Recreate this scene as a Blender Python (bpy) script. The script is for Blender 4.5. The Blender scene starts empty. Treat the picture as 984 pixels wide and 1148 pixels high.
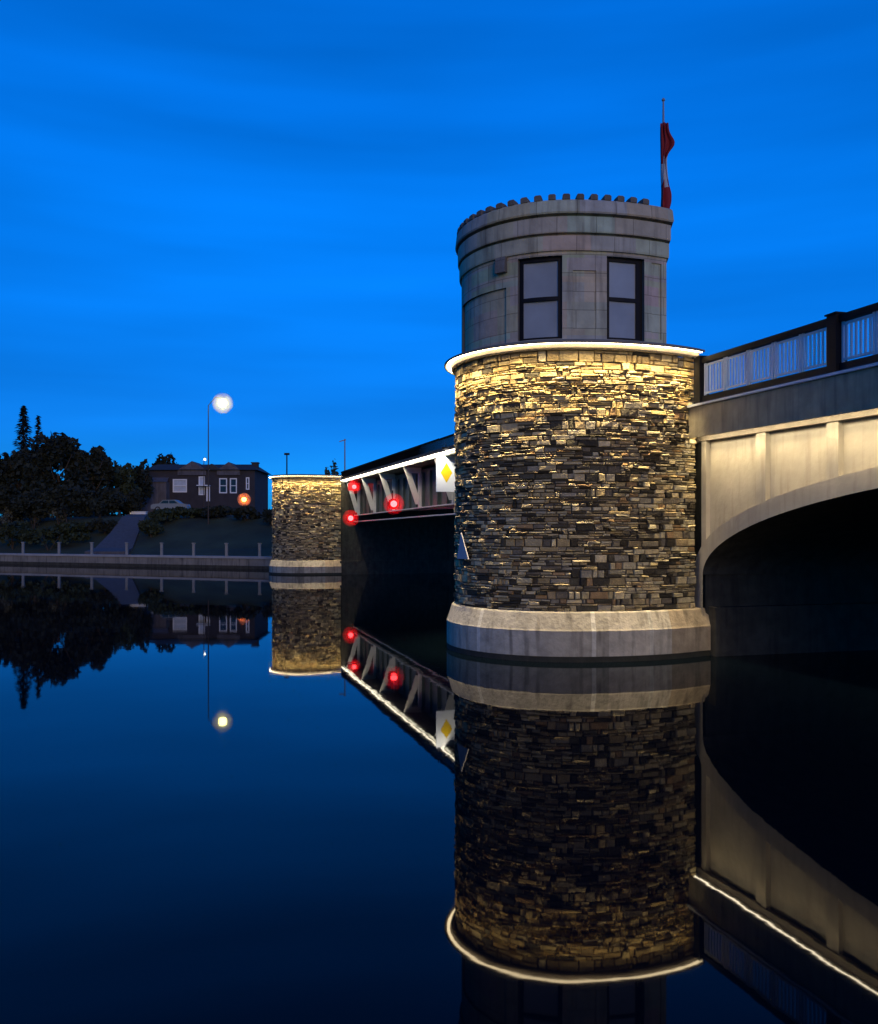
import bpy, math, random
from mathutils import Vector, noise
R = math.radians
SC = bpy.context.scene
col = SC.collection
# ------------------------------------------------------------------ camera
W0, H0, F, CX, HOR, CH = 984.0, 1148.0, 985.0, 492.0, 599.0, 3.0
cam_d = bpy.data.cameras.new('camera'); cam = bpy.data.objects.new('camera', cam_d); col.objects.link(cam)
cam.location = (0, 0, CH); cam.rotation_euler = (R(90), 0, 0)
cam_d.sensor_fit = 'VERTICAL'; cam_d.sensor_height = 24.0
cam_d.lens = 24.0 * F / H0
cam_d.shift_y = (HOR - H0 / 2) / H0
cam_d.clip_start = .1; cam_d.clip_end = 6000
SC.camera = cam
# ------------------------------------------------------------------ world, dusk
SUN_EL, SUN_AZ = 12.0, 164.5           # degrees; azimuth of the sky's sun and the added fill, seen from above (0 = +Y, clockwise)
w = bpy.data.worlds.new('World'); SC.world = w; w.use_nodes = True
nt = w.node_tree; N = nt.nodes; L = nt.links; N.clear()
wo = N.new('ShaderNodeOutputWorld'); bg = N.new('ShaderNodeBackground'); L.new(bg.outputs[0], wo.inputs[0])
sky = N.new('ShaderNodeTexSky'); sky.sky_type = 'NISHITA'; sky.sun_disc = False
sky.sun_elevation = R(SUN_EL); sky.sun_rotation = R(SUN_AZ); sky.air_density = 1.0; sky.dust_density = .0; sky.ozone_density = 6.0
tint = N.new('ShaderNodeMix'); tint.data_type = 'RGBA'; tint.blend_type = 'MULTIPLY'; tint.inputs[0].default_value = 1
L.new(sky.outputs[0], tint.inputs[6]); tint.inputs[7].default_value = (.026, 1.09, 2.05, 1)
tc = N.new('ShaderNodeTexCoord'); mp = N.new('ShaderNodeMapping'); mp.inputs['Scale'].default_value = (1.0, 1.0, 9.0)
mp.inputs['Rotation'].default_value = (R(4), R(-5), 0)
nz = N.new('ShaderNodeTexNoise'); nz.inputs['Scale'].default_value = 1.7; nz.inputs['Detail'].default_value = 3.0; nz.inputs['Roughness'].default_value = .45
L.new(tc.outputs['Generated'], mp.inputs[0]); L.new(mp.outputs[0], nz.inputs[0])
mr = N.new('ShaderNodeMapRange'); mr.inputs[1].default_value = .3; mr.inputs[2].default_value = .75
mr.inputs[3].default_value = .82; mr.inputs[4].default_value = 1.18
L.new(nz.outputs[0], mr.inputs[0])
mr_x = N.new('ShaderNodeMath'); mr_x.operation = 'MULTIPLY_ADD'; mr_x.inputs[1].default_value = .16; mr_x.inputs[2].default_value = 1.0
# the sky levels off towards the horizon
sx = N.new('ShaderNodeSeparateXYZ'); L.new(tc.outputs['Generated'], sx.inputs[0])
rp = N.new('ShaderNodeValToRGB'); L.new(sx.outputs[2], rp.inputs[0])
for i_, (p_, c_) in enumerate([(0, (1.3, .45, .58)), (.115, (1.2, .50, .62)), (.18, (.9, .60, .68)), (.334, (.5, .96, .98)), (.52, (.3, 1.17, 1.17))]):
    e_ = rp.color_ramp.elements[i_] if i_ < 2 else rp.color_ramp.elements.new(p_)
    e_.position = p_; e_.color = (*c_, 1)
m2 = N.new('ShaderNodeMix'); m2.data_type = 'RGBA'; m2.blend_type = 'MULTIPLY'; m2.inputs[0].default_value = 1
L.new(tint.outputs[2], m2.inputs[6]); L.new(rp.outputs[0], m2.inputs[7])
vm = N.new('ShaderNodeVectorMath'); vm.operation = 'SCALE'; L.new(m2.outputs[2], vm.inputs[0]); L.new(sx.outputs[0], mr_x.inputs[0])
mm_ = N.new('ShaderNodeMath'); mm_.operation = 'MULTIPLY'; L.new(mr.outputs[0], mm_.inputs[0]); L.new(mr_x.outputs[0], mm_.inputs[1]); L.new(mm_.outputs[0], vm.inputs['Scale'])
L.new(vm.outputs[0], bg.inputs[0]); bg.inputs[1].default_value = .1
sl = bpy.data.lights.new('sun', 'SUN'); so = bpy.data.objects.new('sun', sl); col.objects.link(so)  # wide warm fill added from behind the camera to balance the blue sky
sl.energy = .78; sl.angle = R(25); sl.color = (1, .66, .20)
az = R(SUN_AZ); fill_dir = Vector((math.sin(az) * math.cos(R(SUN_EL)), math.cos(az) * math.cos(R(SUN_EL)), math.sin(R(SUN_EL))))
so.rotation_euler = fill_dir.to_track_quat('Z', 'Y').to_euler()
SC.view_settings.view_transform = 'Standard'; SC.view_settings.look = 'None'
SC.view_settings.exposure = 0; SC.view_settings.gamma = 1; SC.view_settings.use_curve_mapping = False
SC.render.engine = 'CYCLES'

rnd = random.Random(11)
# ------------------------------------------------------------------ materials
def mat(name, c, rough=.8, metal=0., bump=0., bscale=8., var=.15, vscale=3., attr=False, spec=.5, emit=None, estr=0., ior=None, stain=None, joints=False):
    m = bpy.data.materials.new(name); m.use_nodes = True; t = m.node_tree; n = t.nodes; l = t.links
    b = n['Principled BSDF']; b.inputs['Roughness'].default_value = rough; b.inputs['Metallic'].default_value = metal
    b.inputs['Specular IOR Level'].default_value = spec
    if ior: b.inputs['IOR'].default_value = ior
    if emit:
        b.inputs['Base Color'].default_value = (*c, 1)
        b.inputs['Emission Color'].default_value = (*emit, 1); b.inputs['Emission Strength'].default_value = estr
        return m
    geo = n.new('ShaderNodeNewGeometry')
    tx = n.new('ShaderNodeTexNoise'); tx.inputs['Scale'].default_value = vscale; tx.inputs['Detail'].default_value = 5
    l.new(geo.outputs['Position'], tx.inputs[0])
    mm = n.new('ShaderNodeMapRange'); mm.inputs[1].default_value = .25; mm.inputs[2].default_value = .75
    mm.inputs[3].default_value = 1 - var; mm.inputs[4].default_value = 1 + var; l.new(tx.outputs[0], mm.inputs[0])
    sc = n.new('ShaderNodeVectorMath'); sc.operation = 'SCALE'; l.new(mm.outputs[0], sc.inputs['Scale'])
    if attr:
        a = n.new('ShaderNodeAttribute'); a.attribute_name = 'tone'; l.new(a.outputs['Color'], sc.inputs[0])
    else: sc.inputs[0].default_value = c
    last = sc.outputs[0]
    if stain:       # vertical water streaks running down the face: a dark dirt, shape of its own
        sm = n.new('ShaderNodeMapping'); sm.inputs['Scale'].default_value = (3.5, 3.5, .35); l.new(geo.outputs['Position'], sm.inputs[0])
        sn = n.new('ShaderNodeTexNoise'); sn.inputs['Scale'].default_value = 1.6; sn.inputs['Detail'].default_value = 6; l.new(sm.outputs[0], sn.inputs[0])
        sr = n.new('ShaderNodeMapRange'); sr.inputs[1].default_value = .5; sr.inputs[2].default_value = .72; sr.inputs[3].default_value = 0; sr.inputs[4].default_value = stain[1]
        l.new(sn.outputs[0], sr.inputs[0])
        mx = n.new('ShaderNodeMix'); mx.data_type = 'RGBA'; l.new(sr.outputs[0], mx.inputs[0]); l.new(last, mx.inputs[6]); mx.inputs[7].default_value = (*stain[0], 1)
        last = mx.outputs[2]
    l.new(last, b.inputs['Base Color'])
    if joints:
        uvn = n.new('ShaderNodeUVMap'); bk = n.new('ShaderNodeTexBrick'); l.new(uvn.outputs[0], bk.inputs['Vector']); bk.inputs['Scale'].default_value = 1
        bk.inputs['Brick Width'].default_value = .92; bk.inputs['Row Height'].default_value = .44; bk.inputs['Mortar Size'].default_value = .011; bk.inputs['Mortar Smooth'].default_value = .4
        bk.inputs['Color1'].default_value = (1, 1, 1, 1); bk.inputs['Color2'].default_value = (.86, .855, .85, 1); bk.inputs['Mortar'].default_value = (.5, .49, .47, 1)
        mj = n.new('ShaderNodeMix'); mj.data_type = 'RGBA'; mj.blend_type = 'MULTIPLY'; mj.inputs[0].default_value = 1; l.new(last, mj.inputs[6]); l.new(bk.outputs['Color'], mj.inputs[7])
        for lk in list(b.inputs['Base Color'].links): l.remove(lk)
        l.new(mj.outputs[2], b.inputs['Base Color'])
    if bump:
        bt = n.new('ShaderNodeTexNoise'); bt.inputs['Scale'].default_value = bscale; bt.inputs['Detail'].default_value = 6
        l.new(geo.outputs['Position'], bt.inputs[0])
        bp = n.new('ShaderNodeBump'); bp.inputs['Strength'].default_value = bump; bp.inputs['Distance'].default_value = .05
        l.new(bt.outputs[0], bp.inputs['Height']); l.new(bp.outputs[0], b.inputs['Normal'])
    return m
M = {}
M['rubble'] = mat('rubble_stone', (.3, .25, .2), .85, bump=.5, bscale=22, var=.22, vscale=9, attr=True, spec=.25)
M['mortar'] = mat('mortar', (.10, .085, .07), .95, bump=.3, bscale=30)
M['plinth'] = mat('plinth_concrete', (.3, .27, .22), .8, bump=.35, bscale=12, var=.25, vscale=4, attr=True, spec=.3, stain=((.05, .045, .035), .6))
M['capstone'] = mat('cap_stone', (.50, .45, .37), .7, bump=.2, bscale=14, var=.12)
M['ledge'] = mat('ledge_stone', (.20, .17, .13), .75, bump=.3, bscale=14, var=.25)
M['ashlar'] = mat('ashlar_stone', (.30, .275, .25), .8, bump=.25, bscale=10, var=.22, vscale=2.2, attr=True, stain=((.14, .125, .10), .6), joints=True)
M['concrete'] = mat('bridge_concrete', (.39, .355, .285), .8, bump=.15, bscale=7, var=.14, vscale=1.6, stain=((.24, .20, .15), .5))
M['beamconc'] = mat('edge_beam_concrete', (.38, .335, .22), .9, bump=.3, bscale=9, var=.2, stain=((.10, .09, .075), .6))
M['wetconc'] = mat('wet_dark_concrete', (.055, .052, .040), .9, bump=.3, bscale=9, var=.35, stain=((.02, .02, .018), .6), spec=.2)  # shade under arch and span put into the tone; also the quay's wet band
M['darkconc'] = mat('weathered_concrete', (.14, .125, .105), .9, bump=.3, bscale=9, var=.3, stain=((.05, .05, .045), .6))
M['blackm'] = mat('black_paint', (.006, .006, .008), .6, spec=.2)
M['whitem'] = mat('pale_paint', (.62, .66, .72), .5, var=.05)
M['steel'] = mat('dark_green_steel', (.05, .06, .05), .55, var=.35, vscale=1.5)
M['bracket'] = mat('pale_steel', (.60, .58, .52), .5, var=.12)
M['frame'] = mat('window_frame_black', (.006, .006, .008), .6, spec=.2)
M['pane'] = mat('window_glass', (.28, .30, .31), .12, var=.3, vscale=.7, spec=.35)
M['led'] = mat('led_light', (1, 1, 1), emit=(1, .78, .46), estr=22)
M['led_arch'] = mat('led_light_arch', (1, 1, 1), emit=(1, .84, .58), estr=26)
M['led_span'] = mat('led_light_span', (1, 1, 1), emit=(1, .86, .62), estr=9)
M['red'] = mat('red_lamp', (.6, .02, .02), emit=(1, .006, .012), estr=1.6)
M['redcore'] = mat('red_bulb', (.6, .02, .02), emit=(1, .020, .022), estr=26)
M['orange'] = mat('orange_lamp', (.6, .2, .02), emit=(1, .16, .02), estr=40)
M['lamp'] = mat('lamp_glass', (1, 1, .9), emit=(1, .90, .26), estr=20)
M['dot'] = mat('small_lamp_glass', (1, 1, .9), emit=(.9, .95, .8), estr=9)
M['signw'] = mat('sign_white', (.82, .84, .86), .5, var=.02)
M['signy'] = mat('sign_yellow', (.85, .55, .0), .5, var=.02)
M['leafd'] = mat('leaf_dark', (.010, .015, .008), .8, var=.4, vscale=.8)
M['leafg'] = mat('leaf_green', (.020, .032, .012), .8, var=.4, vscale=.8)
M['leafp'] = mat('leaf_pale', (.07, .075, .055), .8, var=.3, vscale=.8)
M['bark'] = mat('bark', (.06, .045, .035), .9)
M['grass'] = mat('grass_ground', (.030, .040, .018), .95, bump=.5, bscale=3, var=.5, vscale=.3)
M['quay'] = mat('quay_concrete', (.22, .20, .165), .9, bump=.2, bscale=3, var=.3, vscale=.8, stain=((.04, .04, .04), .7))
M['path'] = mat('gravel_path', (.085, .08, .085), .95, var=.2, bump=.3, bscale=10)
M['brickd'] = mat('dark_house_brick', (.035, .030, .035), .9, var=.25, vscale=1)
M['facade'] = mat('grey_facade', (.10, .09, .10), .9, var=.35, vscale=.9, stain=((.03, .03, .03), .7))
M['roofd'] = mat('dark_roof', (.03, .03, .035), .8, var=.3)
M['housewhite'] = mat('house_white_trim', (.75, .76, .78), .6, var=.05)
M['curtain'] = mat('curtained_glass', (.45, .5, .56), .3, var=.15)
M['carw'] = mat('car_paint_pale', (.22, .23, .22), .35, var=.04)
M['glassd'] = mat('dark_glass', (.02, .025, .03), .1)
M['rubber'] = mat('rubber', (.015, .015, .015), .8)
M['post'] = mat('galvanised_post', (.22, .22, .21), .5, metal=.2)
M['flagpole'] = mat('flagpole_metal', (.30, .31, .33), .4, metal=.3)
# flag cloth: red, white, red bands by height (the flag hangs limp)
def flag_mat(z1, z2):
    m = bpy.data.materials.new('flag_cloth'); m.use_nodes = True; n = m.node_tree.nodes; l = m.node_tree.links; b = n['Principled BSDF']
    g = n.new('ShaderNodeUVMap'); s = n.new('ShaderNodeSeparateXYZ'); l.new(g.outputs[0], s.inputs[0])
    r = n.new('ShaderNodeValToRGB'); r.color_ramp.interpolation = 'CONSTANT'; l.new(s.outputs[0], r.inputs[0])
    e = r.color_ramp.elements; e[0].position = 0; e[0].color = (.22, .010, .016, 1); e[1].position = z1; e[1].color = (.42, .42, .44, 1)
    x = e.new(z2); x.color = (.24, .010, .016, 1)
    l.new(r.outputs[0], b.inputs['Base Color']); b.inputs['Roughness'].default_value = .8
    return m
# water
def water_mat():
    m = bpy.data.materials.new('canal_water'); m.use_nodes = True; n = m.node_tree.nodes; l = m.node_tree.links; b = n['Principled BSDF']
    b.inputs['Base Color'].default_value = (.0015, .004, .007, 1); b.inputs['Roughness'].default_value = .022; b.inputs['IOR'].default_value = 1.135
    g = n.new('ShaderNodeNewGeometry')
    mp = n.new('ShaderNodeMapping'); mp.inputs['Scale'].default_value = (.55, .85, 1); l.new(g.outputs['Position'], mp.inputs[0])
    a = n.new('ShaderNodeTexNoise'); a.inputs['Scale'].default_value = 1.1; a.inputs['Detail'].default_value = 3; l.new(mp.outputs[0], a.inputs[0])
    c = n.new('ShaderNodeTexNoise'); c.inputs['Scale'].default_value = 6.0; c.inputs['Detail'].default_value = 2; l.new(mp.outputs[0], c.inputs[0])
    ad = n.new('ShaderNodeMath'); ad.operation = 'MULTIPLY_ADD'; l.new(c.outputs[0], ad.inputs[0]); ad.inputs[1].default_value = .10; l.new(a.outputs[0], ad.inputs[2])
    bp = n.new('ShaderNodeBump'); bp.inputs['Strength'].default_value = 1; bp.inputs['Distance'].default_value = .0015
    pn = n.new('ShaderNodeTexNoise'); pn.inputs['Scale'].default_value = .09; pn.inputs['Detail'].default_value = 2; l.new(g.outputs['Position'], pn.inputs[0])
    pr_ = n.new('ShaderNodeMapRange'); pr_.inputs[1].default_value = .42; pr_.inputs[2].default_value = .66; pr_.inputs[3].default_value = .55; pr_.inputs[4].default_value = 2.4; l.new(pn.outputs[0], pr_.inputs[0]); l.new(pr_.outputs[0], bp.inputs['Strength'])
    bp.inputs['Distance'].default_value = .00095
    l.new(ad.outputs[0], bp.inputs['Height']); l.new(bp.outputs[0], b.inputs['Normal'])
    return m
M['water'] = water_mat()
# ------------------------------------------------------------------ builders
def tag(o, label=None, cat=None, group=None, kind=None):
    if label: o['label'] = label
    if cat: o['category'] = cat
    if group: o['group'] = group
    if kind: o['kind'] = kind
    return o
def empty(name, loc, label, cat, group=None):
    o = bpy.data.objects.new(name, None); col.objects.link(o); o.location = loc; o.empty_display_size = .3
    return tag(o, label, cat, group)
def root_loc(p):
    while p.parent: p = p.parent
    return Vector(p.location)
class MB:
    def __init__(s): s.v = []; s.f = []; s.c = []; s.uv = []
    def face(s, pts, c=None, uv=None):
        i = len(s.v); s.v += [Vector(p) for p in pts]; s.f.append(tuple(range(i, i + len(pts)))); s.c.append(c); s.uv.append(uv)
    def hexa(s, b, t, c=None):        # bottom quad ccw from above, top quad
        s.face([b[3], b[2], b[1], b[0]], c); s.face(t, c)
        for i in range(4):
            j = (i + 1) % 4; s.face([b[i], b[j], t[j], t[i]], c)
    def box(s, x0, x1, y0, y1, z0, z1, c=None):
        b = [(x0, y0, z0), (x1, y0, z0), (x1, y1, z0), (x0, y1, z0)]; t = [(p[0], p[1], z1) for p in b]; s.hexa(b, t, c)
    def bar(s, p, q, w, h=None, up=(0, 0, 1), c=None):      # beam from p to q
        p = Vector(p); q = Vector(q); h = h or w; d = (q - p).normalized(); u = Vector(up)
        if abs(d.dot(u)) > .98: u = Vector((1, 0, 0))
        a = d.cross(u).normalized() * w / 2; b = a.cross(d).normalized() * h / 2
        s.hexa([p - a - b, p + a - b, q + a - b, q - a - b], [p - a + b, p + a + b, q + a + b, q - a + b], c)
    def tube(s, pts, rad, n=8, c=None):
        pts = [Vector(p) for p in pts]; rings = []
        for i, p in enumerate(pts):
            d = (pts[min(i + 1, len(pts) - 1)] - pts[max(i - 1, 0)]).normalized(); u = Vector((0, 0, 1)) if abs(d.z) < .9 else Vector((1, 0, 0))
            a = d.cross(u).normalized(); b = d.cross(a); r = rad[i] if isinstance(rad, (list, tuple)) else rad
            rings.append([p + (a * math.cos(k * 2 * math.pi / n) + b * math.sin(k * 2 * math.pi / n)) * r for k in range(n)])
        for A, B in zip(rings, rings[1:]):
            for k in range(n): s.face([A[k], A[(k + 1) % n], B[(k + 1) % n], B[k]], c)
        s.face(rings[0][::-1], c); s.face(rings[-1], c)
    def lathe(s, c0, prof, n=16, c=None):
        c0 = Vector(c0); rings = [[c0 + Vector((r * math.cos(k * 2 * math.pi / n), r * math.sin(k * 2 * math.pi / n), z)) for k in range(n)] for r, z in prof]
        for A, B in zip(rings, rings[1:]):
            for k in range(n): s.face([A[k], A[(k + 1) % n], B[(k + 1) % n], B[k]], c)
        s.face(rings[0][::-1], c); s.face(rings[-1], c)
    def build(s, name, m, parent=None, smooth=False, weld=False):
        off = root_loc(parent) if parent else Vector((0, 0, 0))
        me = bpy.data.meshes.new(name); me.from_pydata([v - off for v in s.v], [], s.f)
        if any(c is not None for c in s.c):
            at = me.attributes.new('tone', 'FLOAT_COLOR', 'FACE')
            for i, c in enumerate(s.c): at.data[i].color = (*(c or (.3, .3, .3)), 1)
        if any(u is not None for u in s.uv):
            uvl = me.uv_layers.new(name='uv'); k = 0
            for f, u in zip(s.f, s.uv):
                for j in range(len(f)): uvl.data[k].uv = u[j] if u else (0, 0); k += 1
        me.materials.append(m); me.update()
        if weld:
            import bmesh
            bm = bmesh.new(); bm.from_mesh(me); bmesh.ops.remove_doubles(bm, verts=bm.verts, dist=.0005); bm.to_mesh(me); bm.free()
        if smooth:
            for p in me.polygons: p.use_smooth = True
        o = bpy.data.objects.new(name, me); col.objects.link(o)
        if parent: o.parent = parent
        return o
def X(px, Y): return (px - CX) / F * Y
def Z(py, Y): return CH + (HOR - py) / F * Y
class Path:                # a plan curve; outward side is on the right of travel
    def __init__(s, pts):
        s.p = [Vector((a, b)) for a, b in pts]; n = len(s.p); s.n = []
        for i in range(n):
            a = s.p[max(i - 1, 0)]; b = s.p[i]; c = s.p[min(i + 1, n - 1)]
            t1 = (b - a).normalized() if i else (c - b).normalized(); t2 = (c - b).normalized() if i < n - 1 else t1
            n1 = Vector((t1.y, -t1.x)); n2 = Vector((t2.y, -t2.x)); m = (n1 + n2).normalized(); m /= max(.4, m.dot(n1)); s.n.append(m)
        s.s = [0]
        for a, b in zip(s.p, s.p[1:]): s.s.append(s.s[-1] + (b - a).length)
        s.L = s.s[-1]
    def at(s, t, o, z):
        t = min(max(t, 0), s.L); lo, hi = 0, len(s.s) - 1
        while hi - lo > 1:
            m = (lo + hi) // 2
            if s.s[m] <= t: lo = m
            else: hi = m
        k = (t - s.s[lo]) / max(1e-9, s.s[hi] - s.s[lo]); q = s.p[lo].lerp(s.p[hi], k) + s.n[lo].lerp(s.n[hi], k) * o
        return Vector((q.x, q.y, z))
    def s_px(s, px, o=0):          # arc length at which the front of the curve stands at a bearing
        best = None; k = s.L
        while k > 0:
            q = s.at(k, o, 0); d = abs(CX + F * q.x / q.y - px)
            if d < 1.2: return k
            k -= .01
        return s.L
    def params(s, a=0, b=None, step=.25):
        b = s.L if b is None else b; n = max(1, int((b - a) / step)); ks = [a + (b - a) * i / n for i in range(n + 1)]
        ks += [t for t, m in zip(s.s, s.n) if a < t < b and m.length > 1.02]
        return sorted(ks)
def sweep(mb, P, prof, a=0, b=None, step=.2, c=None, cf=None, close=True):
    ks = P.params(a, b, step); rings = [[P.at(k, o, z) for o, z in prof] for k in ks]; m = len(prof)
    for i in range(len(ks) - 1):
        for j in range(m if close else m - 1):
            j2 = (j + 1) % m; cc = cf(ks[i], j) if cf else c
            mb.face([rings[i][j], rings[i + 1][j], rings[i + 1][j2], rings[i][j2]], cc, [(ks[i], prof[j][1]), (ks[i + 1], prof[j][1]), (ks[i + 1], prof[j2][1]), (ks[i], prof[j2][1])])
    if close: mb.face(rings[0], cf(ks[0], 0) if cf else c); mb.face(rings[-1][::-1], cf(ks[-1], 0) if cf else c)
LIT_STONES = [(.46, .36, .20), (.40, .30, .16), (.50, .41, .25), (.36, .28, .16), (.30, .23, .14)]  # tones for the courses below the cap, with strip-light brightness painted in
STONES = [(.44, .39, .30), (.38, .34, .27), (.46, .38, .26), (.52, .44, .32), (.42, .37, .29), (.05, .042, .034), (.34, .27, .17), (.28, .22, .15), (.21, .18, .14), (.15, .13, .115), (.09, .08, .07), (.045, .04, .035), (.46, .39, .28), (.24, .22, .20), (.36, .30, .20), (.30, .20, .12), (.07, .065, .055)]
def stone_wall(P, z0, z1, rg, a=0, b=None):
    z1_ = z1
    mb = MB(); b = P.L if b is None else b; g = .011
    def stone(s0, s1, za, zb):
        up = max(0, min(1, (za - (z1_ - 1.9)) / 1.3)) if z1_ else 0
        p = rg.choice([.0, .008, .014, .02, .026, .034, .052]) * (1 - .4 * up) + rg.uniform(-.006, .01); c = rg.choice(LIT_STONES if rg.random() < up * .85 else STONES); k = rg.uniform(.75, 1.2); c = (c[0] * k * 1.12, c[1] * k * 1.08, c[2] * k * .82)
        s0 += g * rg.uniform(.3, 1.5); s1 -= g * rg.uniform(.3, 1.5); za += g * rg.uniform(.3, 1.3); zb -= g * rg.uniform(.3, 1.3)
        j = lambda v=.016: rg.uniform(-v, v)
        qs = [(s0 + j(), za + j(.008)), (s1 + j(), za + j(.008)), (s1 + j(), zb + j(.008)), (s0 + j(), zb + j(.008))]
        cs, cz = (s0 + s1) / 2, (za + zb) / 2; e = .014
        base = [P.at(q[0], -.05, q[1]) for q in qs]; mid = [P.at(q[0], p - .016, q[1]) for q in qs]
        top = [P.at(q[0] - math.copysign(e * rg.uniform(.7, 2), q[0] - cs), p + j(.012), q[1] - math.copysign(e * rg.uniform(.5, 1.3), q[1] - cz)) for q in qs]
        for A, B in ((base, mid), (mid, top)):
            for i in range(4): i2 = (i + 1) % 4; mb.face([A[i], A[i2], B[i2], B[i]], c)
        mb.face(top, c)
    z = z0
    while z < z1 - .02:
        h = rg.uniform(.12, .20)
        if z + h > z1 - .12: h = z1 - z
        s = a
        while s < b - .01:
            wd = rg.uniform(.5, 1.5)
            if s + wd > b - .3: wd = b - s
            k = rg.choice([1, 2, 2, 2, 2, 3]); cuts = [0] + sorted(rg.uniform(.25, .75) if k == 2 else (q + rg.uniform(-.06, .06)) for q in [(i + 1) / k for i in range(k - 1)]) + [1]
            for u0, u1 in zip(cuts, cuts[1:]):
                t = s
                while t < s + wd - .01:
                    ln = rg.uniform(.09, .22) if rg.random() < .45 else rg.uniform(.18, .46) * (1.0 if k > 1 else 1.1)
                    if t + ln > s + wd - .13: ln = s + wd - t
                    stone(t, t + ln, z + h * u0, z + h * u1); t += ln
            s += wd
        z += h
    return mb
# ------------------------------------------------------------------ the bridge's own axes
TH = math.atan2(274, 985); UX, UY = -math.sin(TH), math.cos(TH); NX, NY = math.cos(TH), math.sin(TH)
def BP(d, a, z): return Vector((d * NX + a * UX, d * NY + a * UY, z))
def da(x, y): return (x * NX + y * NY, x * UX + y * UY)
def bbox(mb, d0, d1, a0, a1, z0, z1, dz=0., c=None):   # box in bridge axes, dz = rise from a0 to a1
    b = [BP(d0, a0, z0), BP(d1, a0, z0), BP(d1, a1, z0 + dz), BP(d0, a1, z0 + dz)]; t = [BP(d0, a0, z1), BP(d1, a0, z1), BP(d1, a1, z1 + dz), BP(d0, a1, z1 + dz)]
    mb.hexa(b, t, c)
# ------------------------------------------------------------------ tower plan
CL = Vector((3.13, 23.49)); RL = 2.69; CR = Vector((3.13, 26.3)); RR = 5.5
pts = []
back = CL + Vector((UX, UY)) * RL; bs = back + Vector((NX, NY)) * 2.7; pts.append((bs.x, bs.y))
for i in range(41):
    a = R(105.5 + (270 - 105.5) * i / 40); pts.append((CL.x + RL * math.cos(a), CL.y + RL * math.sin(a)))
for i in range(1, 15):
    a = R(270 + 35.8 * i / 14); pts.append((CR.x + RR * math.cos(a), CR.y + RR * math.sin(a)))
TP = Path(pts)
PLP = Path(pts + [(6.72, 22.05), (6.60, 22.5)])
def down_light(pos, target, sx_, sy_, watts, spread, parent, color=(1, .77, .42), along=None):      # one length of the strip light under a ledge
    l_ = bpy.data.lights.new('strip_lamp', 'AREA'); l_.shape = 'RECTANGLE'; l_.size = sx_; l_.size_y = sy_; l_.energy = watts; l_.color = color; l_.spread = spread
    o = bpy.data.objects.new('strip_lamp', l_); col.objects.link(o); d = (Vector(pos) - Vector(target)).normalized(); h_ = Vector((d.x, d.y, 0)).normalized() if abs(d.z) < .999 else Vector((0, 1, 0))
    xa_ = h_.cross(Vector((0, 0, 1))).normalized() if along is None else Vector(along); ya_ = d.cross(xa_).normalized()
    from mathutils import Matrix
    m_ = Matrix((xa_, ya_, d)).transposed().to_4x4(); o.rotation_euler = m_.to_euler(); o.parent = parent; o.location = Vector(pos) - root_loc(parent)
    return o
def tower(P, PL, zb, zc, rg, base, label, marks, joint_px=None, inner=.0, lamp_w=20, lamp_sp=54):
    t = empty('bridge_tower', base, label, 'tower', 'rubble stone towers of the bridge')
    core = MB(); sweep(core, P, [(-.04, zb), (-.04, zc - .3), (-1.4, zc - .3), (-1.4, zb)], step=.3); co = core.build('wall', M['mortar'], t)
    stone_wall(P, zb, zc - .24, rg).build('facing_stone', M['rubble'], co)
    cp = MB()
    sweep(cp, P, [(-.04, zc - .24), (.10, zc - .24), (.13, zc - .20), (.13, zc - .085), (.28, zc - .085), (.28, zc - .12), (.31, zc - .12), (.31, zc - .07), (.12, zc), (-.04, zc)], step=.15)
    top = [P.at(k, .0, zc - .004) for k in P.params(step=.3)]; cp.face(top)
    cap = cp.build('cap', M['ledge'], t)
    ld = MB(); sweep(ld, P, [(.165, zc - .115), (.24, zc - .115), (.24, zc - .087), (.165, zc - .087)], step=.3); ld.build('light_strip', M['led'], cap)
    kk = .3
    while kk < P.L:
        down_light(P.at(kk, .22, zc - .122), P.at(kk, -.10, zc - 4.0), .62, .03, lamp_w, R(lamp_sp), cap); kk += .64
    pl = MB(); cells = {}
    def cf(k, j):
        if j == 0: return (.035, .035, .025)
        if joint_px:
            for q in joint_px:
                if abs(k - q) < .05: return (.62, .60, .50)
        i = int(k / 1.6); base_c = cells.setdefault(i, rg.choice([(.40, .37, .29), (.46, .43, .34), (.32, .30, .24), (.50, .46, .37), (.38, .31, .21)]))
        return base_c
    sweep(pl, PL, [(.245, -1.5), (.245, .13), (.25, .14), (.25, zb - .44), (.23, zb - .40), (.11, zb - .03), (.08, zb), (-.5, zb + .004), (-.5, -1.5)], step=.1, cf=cf)
    pl.build('plinth', M['plinth'], t)
    return t
ZC = 7.60
jp = [PLP.s_px(q, .3) for q in (531, 660, 728)]
tw = tower(TP, PLP, 1.17, ZC, random.Random(3), (3.3, 23.4, 0), 'large near stone tower carrying the round control house, brightly lit under its cap', [], jp)
# far tower: the same plan mirrored along the bridge
fp = []
for (x, y) in reversed(pts):
    d, a = da(x, y); d2 = 10.5 + (d - 11.9) * .9; a2 = 65.3 + (24.62 - a) * .9; q = BP(d2, a2, 0); fp.append((q.x, q.y))
FP = Path(fp)
bf = BP(8.2, 67.8, 0)
tower(FP, FP, 1.05, 7.45, random.Random(8), (bf.x, bf.y, 0), 'smaller far stone tower with flat lit cap at the end of the steel span', [])
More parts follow.
